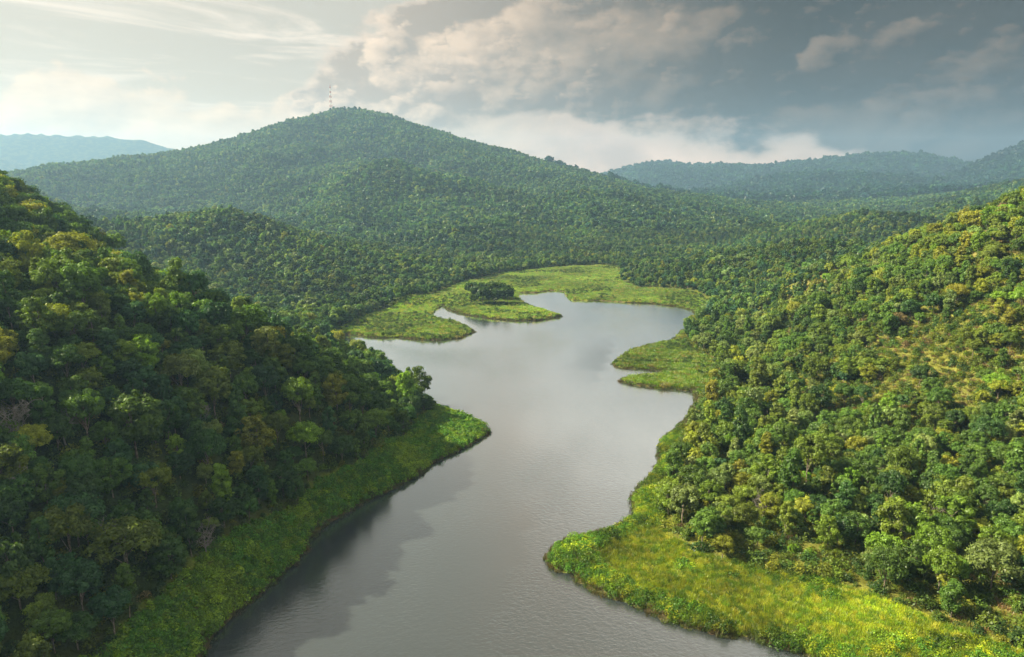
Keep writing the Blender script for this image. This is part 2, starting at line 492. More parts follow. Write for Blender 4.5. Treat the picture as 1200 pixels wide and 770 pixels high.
def scatter(name, P, scale, rotz, idx, tint, coll, label, cat, tilt=None):
    n = len(P)
    me = bpy.data.meshes.new(name)
    me.vertices.add(n); me.vertices.foreach_set('co', np.asarray(P, np.float32).ravel())
    rot = np.zeros((n, 3), np.float32)
    if tilt is not None: rot[:, :2] = tilt
    rot[:, 2] = rotz
    for nm, ty, key, dat in (('sc', 'FLOAT_VECTOR', 'vector', scale), ('rot', 'FLOAT_VECTOR', 'vector', rot), ('idx', 'INT', 'value', idx), ('tint', 'FLOAT_COLOR', 'color', tint)):
        a = me.attributes.new(nm, ty, 'POINT')
        a.data.foreach_set(key, np.ascontiguousarray(dat, np.int32 if ty == 'INT' else np.float32).ravel())
    o = obj(name, me)
    o['kind'] = 'stuff'; o['label'] = label; o['category'] = cat
    gt = bpy.data.node_groups.new(name+'_scatter', 'GeometryNodeTree')
    gt.interface.new_socket('Geometry', in_out='INPUT', socket_type='NodeSocketGeometry')
    gt.interface.new_socket('Geometry', in_out='OUTPUT', socket_type='NodeSocketGeometry')
    N = gt.nodes; L = gt.links
    gi = N.new('NodeGroupInput'); go = N.new('NodeGroupOutput')
    iop = N.new('GeometryNodeInstanceOnPoints')
    ci = N.new('GeometryNodeCollectionInfo'); ci.inputs['Collection'].default_value = coll
    ci.inputs['Separate Children'].default_value = True; ci.inputs['Reset Children'].default_value = True

    def at(nm, ty):
        a = N.new('GeometryNodeInputNamedAttribute'); a.data_type = ty; a.inputs['Name'].default_value = nm
        return a.outputs['Attribute']
    e2r = N.new('FunctionNodeEulerToRotation'); L.new(at('rot', 'FLOAT_VECTOR'), e2r.inputs[0])
    L.new(gi.outputs[0], iop.inputs['Points']); L.new(ci.outputs[0], iop.inputs['Instance'])
    iop.inputs['Pick Instance'].default_value = True
    L.new(at('idx', 'INT'), iop.inputs['Instance Index']); L.new(e2r.outputs[0], iop.inputs['Rotation']); L.new(at('sc', 'FLOAT_VECTOR'), iop.inputs['Scale'])
    L.new(iop.outputs[0], go.inputs[0])
    md = o.modifiers.new('scatter', 'NODES'); md.node_group = gt
    return o


def pick_tints(n, table, rg):
    w = np.array([t[0] for t in table], float); w /= w.sum()
    k = rg.choice(len(table), n, p=w)
    c = np.array([t[1] for t in table])[k]
    c = c*rg.uniform(.75, 1.28, (n, 1))*rg.uniform(.93, 1.07, (n, 3))
    return np.concatenate([c, np.ones((n, 1))], 1), k


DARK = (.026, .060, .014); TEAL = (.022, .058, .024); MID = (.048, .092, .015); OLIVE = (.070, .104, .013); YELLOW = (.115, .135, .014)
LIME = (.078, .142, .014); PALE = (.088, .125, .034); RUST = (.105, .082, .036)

# ------------------------------------------------------------------ ground sheet
ys = [-90.0]
while ys[-1] < 14000: ys.append(ys[-1]+(2.1 if ys[-1] < 560 else 2.1+(ys[-1]-560)*.0105))
ys = np.array(ys); us = np.linspace(-1.25, 1.25, 440)
GX = us[None, :]*(ys[:, None]+260); GY = np.repeat(ys[:, None], len(us), 1)
GS = shore_dist(GX.ravel(), GY.ravel()).reshape(GX.shape)
GZ = height(GX, GY, GS)


def H(x, y):
    """height read off the ground sheet itself"""
    x = np.asarray(x, float); y = np.asarray(y, float)
    r = np.clip(np.searchsorted(ys, y)-1, 0, len(ys)-2); fy = np.clip((y-ys[r])/(ys[r+1]-ys[r]), 0, 1)
    u = x/(y+260); c = np.clip((u-us[0])/(us[1]-us[0]), 0, len(us)-1.001); ci = c.astype(int); fx = c-ci
    return (GZ[r, ci]*(1-fx)+GZ[r, ci+1]*fx)*(1-fy)+(GZ[r+1, ci]*(1-fx)+GZ[r+1, ci+1]*fx)*fy


def on_ground(px, py, far=1500):
    d = ray(px, py); t = np.geomspace(60, far, 1400)
    z = CZ+d[2]*t; g = np.maximum(H(d[0]*t, d[1]*t), 0)
    k = np.argmax(z < g) if (z < g).any() else len(t)-1
    return (d[0]*t[k], d[1]*t[k])


# open ground without trees, outlined on the real slopes
tl_left = [(60, 790), (110, 775), (150, 735), (185, 702), (222, 664), (262, 630), (302, 612), (345, 596), (372, 564), (425, 541), (465, 516), (487, 494), (503, 483)]
tl_right = [(806, 480), (796, 520), (780, 560), (775, 598), (786, 628), (810, 645), (850, 656), (900, 668), (950, 676), (1005, 692), (1075, 718), (1120, 735), (1200, 765), (1230, 790)]
sl = [i for i in range(15)]
OPEN_L = np.array([at_z(*p) for p in shore_left[:18]]+[on_ground(*p) for p in tl_left[::-1]]+[(-66, 60)])
OPEN_R = np.array([at_z(*p) for p in shore_right[11:]]+[(62, 80)]+[on_ground(*p) for p in tl_right[::-1]])
FAR_OPEN = np.array([at_z(*p, 1.0) for p in [(385, 394), (418, 374), (470, 357), (500, 348), (520, 340), (545, 330), (590, 320), (640, 314), (700, 310), (728, 313), (728, 330), (748, 338), (785, 342), (815, 346), (836, 355), (832, 367),
                                             (814, 380), (800, 391), (794, 399), (812, 410), (836, 420), (841, 440), (830, 459), (780, 470), (600, 420), (450, 410)]])


def open_ground(x, y):
    return inside(x, y, OPEN_L) | inside(x, y, OPEN_R) | inside(x, y, FAR_OPEN)


GO = open_ground(GX.ravel(), GY.ravel()).reshape(GX.shape)
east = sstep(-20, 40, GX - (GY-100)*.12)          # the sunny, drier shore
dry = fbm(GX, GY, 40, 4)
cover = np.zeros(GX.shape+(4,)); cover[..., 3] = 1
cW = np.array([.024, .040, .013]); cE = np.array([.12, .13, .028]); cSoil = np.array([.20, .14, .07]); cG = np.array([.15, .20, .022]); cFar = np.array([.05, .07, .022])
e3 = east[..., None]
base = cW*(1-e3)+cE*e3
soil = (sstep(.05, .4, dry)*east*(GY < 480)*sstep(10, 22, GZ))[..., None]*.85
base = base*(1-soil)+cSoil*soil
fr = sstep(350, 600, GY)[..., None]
base = base*(1-fr)+cFar*fr
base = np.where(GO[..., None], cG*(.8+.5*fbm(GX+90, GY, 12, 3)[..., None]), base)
edge = (sstep(1.6, .3, GS)*(GS > -3))[..., None]
base = base*(1-edge)+np.array([.07, .055, .035])*edge
vf = sstep(2200, 2700, GY)[..., None]; base = base*(1-vf)+np.array([.011, .030, .034])*vf  # far ground darkened and blued: cloud shade and haze put into its colour
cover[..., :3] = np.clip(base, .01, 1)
nr, nc = GX.shape
ii = np.arange((nr-1)*(nc-1)); rr_ = ii//(nc-1); cc_ = ii % (nc-1); a0 = rr_*nc+cc_
gq = np.stack([a0, a0+1, a0+nc+1, a0+nc], 1)
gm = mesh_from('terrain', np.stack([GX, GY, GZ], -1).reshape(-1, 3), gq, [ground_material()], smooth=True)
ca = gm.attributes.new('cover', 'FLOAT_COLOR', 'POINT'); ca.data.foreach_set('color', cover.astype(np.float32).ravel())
terrain = obj('terrain', gm); terrain['kind'] = 'structure'; terrain['label'] = 'rolling hills and lake shores under the forest'; terrain['category'] = 'terrain'

wx, wy = np.meshgrid(np.linspace(-260, 260, 131), np.linspace(-85, 640, 182))
wd = -shore_dist(wx.ravel(), wy.ravel()); lee = sstep(40, 6, wd)*np.where(wx.ravel() < (wy.ravel()-100)*.25-8, 1, .35)
wi = np.arange(181*130); wa = (wi//130)*131+wi % 130
wm = mesh_from('lake', np.stack([wx.ravel(), wy.ravel(), 0*wd], 1), np.stack([wa, wa+1, wa+132, wa+131], 1), [water_material()])
at_ = wm.attributes.new('lee', 'FLOAT', 'POINT'); at_.data.foreach_set('value', lee.astype(np.float32))
water = obj('lake', wm); water['kind'] = 'structure'
water['label'] = 'calm grey winding lake between the wooded slopes'; water['category'] = 'lake'

# ------------------------------------------------------------------ where trees stand
def grid_points(x0, x1, y0, y1, step, jit, rg):
    gx, gy = np.meshgrid(np.arange(x0, x1, step), np.arange(y0, y1, step*.87))
    gx = gx+(np.arange(gx.shape[0]) % 2)[:, None]*step/2
    x = gx.ravel()+rg.uniform(-jit, jit, gx.size)*step; y = gy.ravel()+rg.uniform(-jit, jit, gx.size)*step
    return x, y


def in_view(x, y, z, m=420):
    px, py, d = project(x, y, z)
    return (d > 20) & (px > -m) & (px < 1200+m) & (py > -260) & (py < 1000)


rg = np.random.default_rng(21)
NEAR_Y = 400
x, y = grid_points(-420, 460, 40, NEAR_Y, 4.3, .38, rg)
s = shore_dist(x, y); z = H(x, y)
is_e = (x > (y-100)*.12+5)
keep = (s > 3.5) & ~open_ground(x, y) & in_view(x, y, z+6) & (np.hypot(x, y) > 75)
thin = np.where(is_e, .20+.68*sstep(-.1, .3, fbm(x+40, y+9, 32, 3)), .05)
keep &= rg.uniform(0, 1, len(x)) > thin
x, y, z, s, is_e = x[keep], y[keep], z[keep], s[keep], is_e[keep]
FEAT = [(1062, 625, LIME, 5, 1.15, 1), (1112, 612, LIME, 7, 1.25, 1), (1090, 655, LIME, 0, .95, 0), (1160, 680, PALE, 2, 1.05, 2), (800, 602, PALE, 5, 1.15, 0), (845, 640, YELLOW, 5, .7, 2),
        (440, 498, LIME, 1, .95, 9), (303, 530, YELLOW, 4, 1.1, 4), (352, 486, LIME, 6, 1.0, 6), (162, 525, MID, 9, 1.25, 9), (150, 665, OLIVE, 2, 1.15, 2), (395, 470, YELLOW, 7, 1.0, 7), (255, 480, OLIVE, 0, 1.2, 0),
        (40, 255, YELLOW, 1, 1.0, 1), (120, 300, YELLOW, 5, 1.0, 5), (215, 345, YELLOW, 7, 1.1, 7), (330, 395, YELLOW, 4, 1.0, 4), (270, 430, OLIVE, 9, 1.1, 9), (1010, 340, DARK, 1, 1.1, 1), (960, 470, DARK, 9, 1.0, 9)]
fx, fy = np.array([on_ground(a, b+14) for a, b, *_ in FEAT]).T
far_enough = (np.hypot(x[:, None]-fx, y[:, None]-fy) > 4.2).all(1)
x, y, z, s, is_e = x[far_enough], y[far_enough], z[far_enough], s[far_enough], is_e[far_enough]
x = np.append(x, fx); y = np.append(y, fy); z = np.append(z, H(fx, fy)); s = np.append(s, shore_dist(fx, fy)); is_e = np.append(is_e, fx > (fy-100)*.12+5)
N_near = len(x); nf = len(FEAT)
form = rg.integers(0, len(FORMS), N_near)
size = np.where(is_e, rg.uniform(.40, .84, N_near), rg.uniform(.45, .92, N_near))
size *= np.where(rg.uniform(0, 1, N_near) < .12, 1.28, 1.0)
spin = rg.uniform(0, 6.28, N_near)
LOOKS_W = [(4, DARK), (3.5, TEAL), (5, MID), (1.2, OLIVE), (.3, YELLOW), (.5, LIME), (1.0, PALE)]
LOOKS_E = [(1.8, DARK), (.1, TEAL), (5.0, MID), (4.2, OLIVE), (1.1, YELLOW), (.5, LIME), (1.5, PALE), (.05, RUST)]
tw_, kw = pick_tints(N_near, LOOKS_W, rg); te_, ke = pick_tints(N_near, LOOKS_E, rg)
crest_t, crest_k = pick_tints(N_near, [(2, OLIVE), (1.6, YELLOW), (1.6, MID), (.5, LIME)], rg)  # yellower looks for high trees; on the west crest they paint in sunlight
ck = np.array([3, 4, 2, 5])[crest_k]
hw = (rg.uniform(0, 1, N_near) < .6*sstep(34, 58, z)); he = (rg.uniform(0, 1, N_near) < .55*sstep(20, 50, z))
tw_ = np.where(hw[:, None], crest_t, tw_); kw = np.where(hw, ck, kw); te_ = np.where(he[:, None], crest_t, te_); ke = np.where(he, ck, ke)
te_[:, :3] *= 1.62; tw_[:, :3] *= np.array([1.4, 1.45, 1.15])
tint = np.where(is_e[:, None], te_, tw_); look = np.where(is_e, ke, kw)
LK = [DARK, TEAL, MID, OLIVE, YELLOW, LIME, PALE, RUST]
form[-nf:] = [f[3] for f in FEAT]; size[-nf:] = [f[4] for f in FEAT]
tint[-nf:, :3] = [np.array(f[2])*1.25 for f in FEAT]; look[-nf:] = [LK.index(f[2]) for f in FEAT]
LOOKW = ['dark green', 'blue-green', 'mid-green', 'olive', 'yellowish', 'lime green', 'pale grey-green', 'rusty']

# the ones that show largest: painted near to far into a small depth picture
crown_c = np.stack([x, y, z+7.2*size], 1); crad = np.array([f[1] for f in FORMS])[form]*size
px, py, dep = project(crown_c[:, 0], crown_c[:, 1], crown_c[:, 2])
los = np.ones(N_near, bool)
for t in np.linspace(.3, .97, 40):
    los &= (CZ+(crown_c[:, 2]+3-CZ)*t) > np.maximum(H(crown_c[:, 0]*t, crown_c[:, 1]*t), 0)
order = np.argsort(dep)
BW, BH = 600, 385
buf = np.zeros((BH, BW), bool); vis = np.zeros(N_near)
yy, xx = np.mgrid[0:BH, 0:BW]
for i in order:
    if not los[i]: continue
    rp = crad[i]*FPX/dep[i]*.5; cx, cy = px[i]/2, py[i]/2
    a, b, c, d = int(max(cx-rp, 0)), int(min(cx+rp+1, BW)), int(max(cy-rp, 0)), int(min(cy+rp+1, BH))
    if a >= b or c >= d: continue
    disc = (xx[c:d, a:b]-cx)**2+(yy[c:d, a:b]-cy)**2 < rp*rp
    vis[i] = (disc & ~buf[c:d, a:b]).sum()*4
    buf[c:d, a:b] |= disc
N_IND = 286
vis[-nf:] += 1e5*(vis[-nf:] > 0)
chosen = np.argsort(-vis)[:N_IND]
is_ind = np.zeros(N_near, bool); is_ind[chosen] = True

# near trees: high detail shared meshes
hero = [proto_meshes(i, 6400, .235, 'tree') for i in range(len(FORMS))]
CROWN = [mesh_from('crown', *h[0][:2], [M_LEAF], h[0][2]) for h in hero]
TRUNK = [mesh_from('trunk', *h[1], [M_BARK], smooth=True) for h in hero]
INDIV = []                                        # (root, crown, x, y, z, form, look, px, py, ...)
proto_roots = []
for i in range(len(FORMS)):
    r = bpy.data.objects.new('broadleaf_tree', None); r.empty_display_size = .5
    c = bpy.data.objects.new('crown', CROWN[i]); c.parent = r
    t = bpy.data.objects.new('trunk', TRUNK[i]); t.parent = r
    proto_roots.append((r, c, t))
for i in chosen:
    r0, c0, t0 = proto_roots[form[i]]
    r = r0.copy(); c = c0.copy(); t = t0.copy()
    for o in (r, c, t): COL.objects.link(o)
    c.parent = r; t.parent = r
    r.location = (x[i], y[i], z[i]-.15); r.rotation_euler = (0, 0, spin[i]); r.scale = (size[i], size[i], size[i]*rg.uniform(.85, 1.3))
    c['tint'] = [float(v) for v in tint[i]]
    INDIV.append(dict(root=r, crown=c, i=i, px=px[i], py=py[i]-2, form=form[i], look=look[i], e=bool(is_e[i]), s=s[i], z=z[i], rp=crad[i]*FPX/dep[i]))
near_c = proto_collection('forest_tree_kinds', [joined('forest_tree', *proto_meshes(i, 3200, .33, 'tree')) for i in range(len(FORMS))])
q = ~is_ind
sc3 = np.repeat(size[q][:, None], 3, 1); sc3[:, 2] *= rg.uniform(.85, 1.35, len(sc3))
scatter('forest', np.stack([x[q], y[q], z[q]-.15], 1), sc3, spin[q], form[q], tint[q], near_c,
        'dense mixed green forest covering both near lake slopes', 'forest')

# middle distance
mid_c = proto_collection('wood_tree_kinds', [joined('wood_tree', *proto_meshes(i, 620, .78, 'tree', 50)) for i in range(len(FORMS))])
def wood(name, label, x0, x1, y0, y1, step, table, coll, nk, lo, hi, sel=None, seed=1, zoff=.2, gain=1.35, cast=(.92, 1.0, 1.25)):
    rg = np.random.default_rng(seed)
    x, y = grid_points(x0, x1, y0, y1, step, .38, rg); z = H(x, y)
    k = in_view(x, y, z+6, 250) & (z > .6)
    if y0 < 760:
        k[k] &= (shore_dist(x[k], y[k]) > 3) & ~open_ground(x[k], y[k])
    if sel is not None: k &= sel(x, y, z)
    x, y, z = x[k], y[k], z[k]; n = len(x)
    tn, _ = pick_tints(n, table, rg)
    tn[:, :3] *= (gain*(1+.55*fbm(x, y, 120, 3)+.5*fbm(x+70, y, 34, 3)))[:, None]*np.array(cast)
    sz = rg.uniform(lo, hi, n)*(1+.35*fbm(x+300, y, 60, 3))
    szz = np.stack([sz, sz, sz*rg.uniform(.8, 1.3, n)], 1)
    print(name, n)
    return scatter(name, np.stack([x, y, z-zoff], 1), szz, rg.uniform(0, 6.28, n), rg.integers(0, nk, n), tn, coll, label, 'woodland')


LOOKS_M = [(3, DARK), (2, TEAL), (4, MID), (2.4, OLIVE), (.5, YELLOW), (1.2, PALE)]
wood('low_hill_wood', 'rounded wooded hill beyond the west spur of the lake', -620, 0, NEAR_Y, 800, 4.9, LOOKS_M, mid_c, len(FORMS), .48, .88, seed=2)
wood('shore_hills_wood', 'wooded hills stepping back behind the sunny east shore', 0, 1000, NEAR_Y, 1000, 4.8, LOOKS_M, mid_c, len(FORMS), .42, .8, sel=lambda x, y, z: (x > 60) | (y > 640), seed=3)
far_c = proto_collection('mountain_tree_kinds', [joined('mountain_tree', *proto_meshes(i, 130, 1.7, 'tree', 90)) for i in range(6)])
wood('mountain_forest', 'hazy forest cloaking the peaked mountain with the mast', -1500, 1700, 800, 2150, 6.3, LOOKS_M, far_c, 6, .58, 1.08, cast=(.80, 1.0, 1.8), gain=1.15, sel=lambda x, y, z: ~((x > 0) & (y < 1000) & (x > 0)), seed=4)  # bluish cast puts some of the haze and shadow tone into the leaf colour
vf_c = proto_collection('distant_tree_kinds', [joined('distant_tree', *proto_meshes(i, 70, 2.6, 'tree', 130)) for i in range(4)])
wood('distant_forest', 'blue hazy forest on the farthest mountain ranges', -900, 3600, 1950, 4600, 15, [(1, DARK), (1, TEAL), (.6, MID)], vf_c, 4, 1.5, 2.3, cast=(.55, .95, 2.4), gain=.8, sel=lambda x, y, z: (z > 14) & (x > 100), seed=5)  # dark blue cast paints cloud shade and haze into the leaves

# ------------------------------------------------------------------ grove on the grassy islet and trees of their own
mid_cr = [proto_meshes(i, 1100, .6, 'tree', 50) for i in range(len(FORMS))]
MCROWN = [mesh_from('crown', *h[0][:2], [M_LEAF], h[0][2]) for h in mid_cr]
MTRUNK = [mesh_from('trunk', *h[1], [M_BARK], smooth=True) for h in mid_cr]
GROVE = []
grg = np.random.default_rng(5)
for k in range(16):
    gx_, gy_ = at_z(552+47*((k % 8)+.5)/8+grg.uniform(-2, 2), (356 if k < 8 else 350)+grg.uniform(-1.2, 1.2), 1.5)
    f = int(grg.choice([0, 1, 5, 9, 2]))
    r = bpy.data.objects.new('broadleaf_tree', None); c = bpy.data.objects.new('crown', MCROWN[f]); t = bpy.data.objects.new('trunk', MTRUNK[f])
    for o in (r, c, t): COL.objects.link(o)
    c.parent = r; t.parent = r
    r.location = (gx_, gy_, float(H(gx_, gy_))-.1); sz = grg.uniform(.8, 1.35); r.scale = (sz,)*3; r.rotation_euler.z = grg.uniform(0, 6)
    kk = int(grg.choice([0, 1, 2, 0]))
    c['tint'] = list(np.array([DARK, TEAL, MID][kk])*grg.uniform(.8, 1.2))+[1.0]
    p_ = project(gx_, gy_, r.location.z+6)
    GROVE.append((float(p_[0]), k >= 8, r, kk))

bare = [bare_geo(k+70, h, sp_) for k, (h, sp_) in enumerate([(8.5, .7), (7.5, .9), (9.0, .55)])]
M_TWIG = plain_material('grey_twigs', (.17, .16, .145), .9)
BT = [mesh_from('trunk', *b[0], [M_TWIG], smooth=True) for b in bare]; BC = [mesh_from('crown', *b[1], [M_TWIG]) for b in bare]
for n, (bx, by, sc, lab) in enumerate([
        (146, 648, 1.0, 'bare grey tree with pale twigs above the yellow-green creeper patch'),
        (242, 640, .8, 'small bare tree at the forest edge near the shaded bank'),
        (18, 520, 1.05, 'bare grey tree on the dark slope at the picture\'s left edge'),
        (78, 512, .9, 'second bare grey tree from the left on the dark slope'),
        (12, 590, .9, 'bare tree below another bare one at the left edge'),
        (235, 500, .85, 'bare tree high among dark crowns in the left slope\'s middle'),
        (895, 600, .75, 'bare brownish tree among crowns behind the sunny grass spit'),
        (1090, 610, .7, 'bare grey tree beside lime green crowns on the right slope')]):
    g_ = on_ground(bx, by+10)
    r = bpy.data.objects.new('bare_tree', None); c = bpy.data.objects.new('crown', BC[n % 3]); t = bpy.data.objects.new('trunk', BT[n % 3])
    for o in (r, c, t): COL.objects.link(o)
    c.parent = r; t.parent = r
    r.location = (g_[0], g_[1], float(H(*g_))-.1); r.scale = (sc*1.15,)*3; r.rotation_euler.z = n*1.7
    r['label'] = lab; r['category'] = 'tree'; r['group'] = 'bare trees on the slopes'

# ------------------------------------------------------------------ low plants
def bush_mesh(seed, n, leaf, rad, hgt, name):
    rg = np.random.default_rng(seed)
    d = norm(rg.normal(0, 1, (n, 3))); d[:, 2] = np.abs(d[:, 2])
    lobes = rg.normal(0, .45, (5, 3))*np.array([rad, rad, 0])
    P = lobes[rg.integers(0, 5, n)]+d*np.array([rad*.75, rad*.75, hgt])*rg.uniform(.5, 1, (n, 1))**.5
    V, Q = leaf_quads(P, norm(d*.6+rg.normal(0, .5, (n, 3))+np.array([0, 0, .6])), leaf, rg)
    return mesh_from(name, V, Q, [M_LEAF], np.repeat(rg.uniform(0, 1, n), 4))


def tuft_mesh(seed, n, w, h, rad, name):
    rg = np.random.default_rng(seed)
    a = rg.uniform(0, 6.28, n); r0 = rad*rg.uniform(0, 1, n)**.5
    b = np.stack([np.cos(a)*r0, np.sin(a)*r0, np.full(n, -.05)], 1)
    hh = h*rg.uniform(.5, 1.2, n); lean = rg.normal(0, .35, (n, 2))
    t = b+np.stack([lean[:, 0]*hh, lean[:, 1]*hh, hh], 1)
    sd = rg.uniform(0, 6.28, n); sx = np.stack([np.cos(sd), np.sin(sd), 0*sd], 1)*w
    m_ = (b+t)/2+np.array([0, 0, .12])*hh[:, None]
    V = np.stack([b-sx*.5, m_-sx*.5, m_+sx*.5, b+sx*.5, m_-sx*.5, t-sx*.1, t+sx*.1, m_+sx*.5], 1).reshape(-1, 3)
    return mesh_from(name, V, np.arange(n*8).reshape(-1, 4), [M_GRASS], np.repeat(rg.uniform(0, .8, n), 8))


bush_c = proto_collection('creeper_kinds', [bush_mesh(200+k, 230, .18, 1.1, 1.1, 'creeper_clump') for k in range(5)])
spit_c = proto_collection('spit_shrub_kinds', [bush_mesh(210+k, 300, .125, 1.1, .95, 'spit_shrub_clump') for k in range(5)])
shrub_c = proto_collection('shrub_kinds', [bush_mesh(220+k, 260, .2, 1.2, 1.7, 'shrub_clump') for k in range(5)])
tuft_c = proto_collection('grass_kinds', [tuft_mesh(240+k, 90, .05, .75, .8, 'grass_tuft') for k in range(4)])
ftuft_c = proto_collection('meadow_kinds', [tuft_mesh(260+k, 70, .2, 1.0, 1.7, 'meadow_tuft') for k in range(4)])
reed_c = proto_collection('reed_kinds', [tuft_mesh(280+k, 60, .07, .8, .8, 'reed_tuft') for k in range(3)])


def low(name, label, cat, region, step, table, coll, nk, lo, hi, box, seed, zoff=.05, tintf=None, flat=1.0):
    rg = np.random.default_rng(seed)
    x, y = grid_points(*box, step, .45, rg); z = H(x, y)
    k = in_view(x, y, z, 250)
    x, y, z = x[k], y[k], z[k]
    s = shore_dist(x, y)
    k = region(x, y, z, s, rg); x, y, z, s = x[k], y[k], z[k], s[k]; n = len(x)
    tn, _ = pick_tints(n, table, rg)
    if tintf is not None: tn[:, :3] = tintf(tn[:, :3], x, y, s)
    sz = rg.uniform(lo, hi, n); sc = np.stack([sz, sz, sz*flat*rg.uniform(.7, 1.3, n)], 1)
    print(name, n)
    return scatter(name, np.stack([x, y, z-zoff], 1), sc, rg.uniform(0, 6.28, n), rg.integers(0, nk, n), tn, coll, label, cat)


CG1 = (.06, .16, .014); CG2 = (.115, .21, .012); CG3 = (.26, .33, .014); CG4 = (.36, .38, .035)
def creep_tint(c, x, y, s):
    f = sstep(.02, .3, fbm(x+5, y, 17, 3))[:, None]
    return c*(1-.7*f)+np.array([.14, .22, .012])*.7*f*(c.mean(1, keepdims=True)/.08)
low('creepers', 'leafy green creepers smothering the shaded west bank', 'creepers', lambda x, y, z, s, r: (s > .25) & inside(x, y, OPEN_L), .95,
    [(3, CG1), (1.6, CG2)], bush_c, 5, .5, 1.35, (-120, 20, 70, 260), 31, tintf=creep_tint)
low('spit_shrubs', 'low leafy shrubs thick on the sunny spit by the lake', 'shrubs', lambda x, y, z, s, r: (s > .4) & inside(x, y, OPEN_R) & (fbm(x, y, 13, 3) > .05-.4*(s < 6)), 1.0,
    [(3, CG1), (3, CG2), (1, CG3)], spit_c, 5, .45, 1.3, (0, 140, 80, 280), 32,
    tintf=lambda c, x, y, s: c*(.8+1.1*np.clip(fbm(x+31, y, 11, 3), -.4, .5))[:, None])
low('grass', 'tall yellow-green grass on the sunny spit', 'grass', lambda x, y, z, s, r: (s > .5) & inside(x, y, OPEN_R), .8,
    [(3, CG2), (3, CG3), (.9, CG4)], tuft_c, 4, .6, 1.1, (0, 140, 80, 280), 33,
    tintf=lambda c, x, y, s: c*(1+.9*fbm(x+77, y, 15, 3))[:, None])
low('meadow', 'rough grass on the flats and fingers at the lake head', 'grass', lambda x, y, z, s, r: (s > .4) & inside(x, y, FAR_OPEN), 1.9,
    [(3, (.115, .22, .02)), (2, (.18, .26, .024)), (.8, (.21, .21, .05))], ftuft_c, 4, .6, 1.1, (-140, 260, 250, 700), 34,
    tintf=lambda c, x, y, s: c*(1+.7*fbm(x, y, 30, 3))[:, None])
low('meadow_shrubs', 'scattered low shrubs on the grassy flats at the lake head', 'shrubs', lambda x, y, z, s, r: (s > 1) & inside(x, y, FAR_OPEN) & (fbm(x+11, y, 26, 3) > .13+.1*r.uniform(-1, 1, len(x))), 2.6,
    [(3, DARK), (3, MID), (1, OLIVE)], shrub_c, 5, .45, 1.1, (-140, 260, 250, 700), 38)
low('undergrowth', 'shrubby undergrowth between the trees on the slopes', 'undergrowth',
    lambda x, y, z, s, r: (s > 2) & ~open_ground(x, y) & (r.uniform(0, 1, len(x)) < np.where(x > (y-100)*.12+5, .75, .85)), 2.1,
    [(2, DARK), (2.5, MID), (2, OLIVE), (1.3, YELLOW), (.6, LIME), (.2, RUST)], shrub_c, 5, .5, 1.4, (-420, 460, 50, NEAR_Y), 35,
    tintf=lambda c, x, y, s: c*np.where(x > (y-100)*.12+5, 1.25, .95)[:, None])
low('slope_grass', 'dry tufted grass between trees on the sunny slope', 'grass',
    lambda x, y, z, s, r: (s > 2) & ~open_ground(x, y) & (x > (y-100)*.12+5) & (fbm(x, y, 40, 4) < .12), 1.7,
    [(1.6, (.16, .20, .02)), (1.2, (.21, .19, .05)), (1.2, (.17, .12, .055))], ftuft_c, 4, .4, .75, (0, 420, 70, 380), 36)
low('reeds', 'dull olive reeds fringing the water\'s edge', 'reeds', lambda x, y, z, s, r: (s > -.9) & (s < 1.1) & (r.uniform(0, 1, len(x)) < .75), .75,
    [(2, (.07, .075, .025)), (1, (.11, .09, .04)), (1.5, (.07, .11, .02))], reed_c, 3, .5, 1.0, (-120, 190, 75, 480), 37, zoff=-.1)

# ------------------------------------------------------------------ mast on the peak
def beam(a, b, w):
    return [(np.array(a, float), w), (np.array(b, float), w)]


mx, my, _ = at_y(388, 128, 1950)
mast = bpy.data.objects.new('radio_mast', None); COL.objects.link(mast)
mast.location = (mx, my, float(H(mx, my))-1)
mast['label'] = 'slender red and white lattice mast on the mountain peak'; mast['category'] = 'mast'
M_RED = plain_material('red_paint', (.42, .10, .06)); M_WHITE = plain_material('white_paint', (.78, .76, .72)); M_STEEL = plain_material('grey_steel', (.3, .3, .3), .4, .3)
HM = 74.0; nb = 12
def wid(t): return 3.4*(1-t)+1.0*t
cs = [(1, 1), (-1, 1), (-1, -1), (1, -1)]
for k in range(nb):
    t0, t1 = k/nb, (k+1)/nb; z0, z1 = t0*HM, t1*HM; P = []
    for j, (sx, sy) in enumerate(cs):
        nx, ny = cs[(j+1) % 4]; a, b = wid(t0), wid(t1)
        P.append(beam((sx*a, sy*a, z0), (sx*b, sy*b, z1), .24))
        P.append(beam((sx*a, sy*a, z0), (nx*b, ny*b, z1), .11)); P.append(beam((nx*a, ny*a, z0), (sx*b, sy*b, z1), .11))
        P.append(beam((sx*b, sy*b, z1), (nx*b, ny*b, z1), .11))
    V, Q = tubes(P, 4); obj('lattice_section', mesh_from('lattice_section', V, Q, [M_RED if k % 2 else M_WHITE]), mast)
V, Q = tubes([beam((0, 0, HM), (0, 0, HM+7), .25)], 5); obj('aerial', mesh_from('aerial', V, Q, [M_RED]), mast)
for zz, an in ((36, .3), (40, 2.2), (58, 4.2), (33, 5.2)):
    w = wid(zz/HM)+1.2; c = np.array([math.cos(an)*w, math.sin(an)*w, zz]); dv = np.array([math.cos(an), math.sin(an), 0])
    V, Q = tubes([[(c-dv*1.4, .25), (c-dv*.5, .4), (c, 1.2), (c+dv*.5, 1.5), (c+dv*.6, .05)]], 12)
    obj('dish', mesh_from('dish', V, Q, [M_STEEL]), mast)

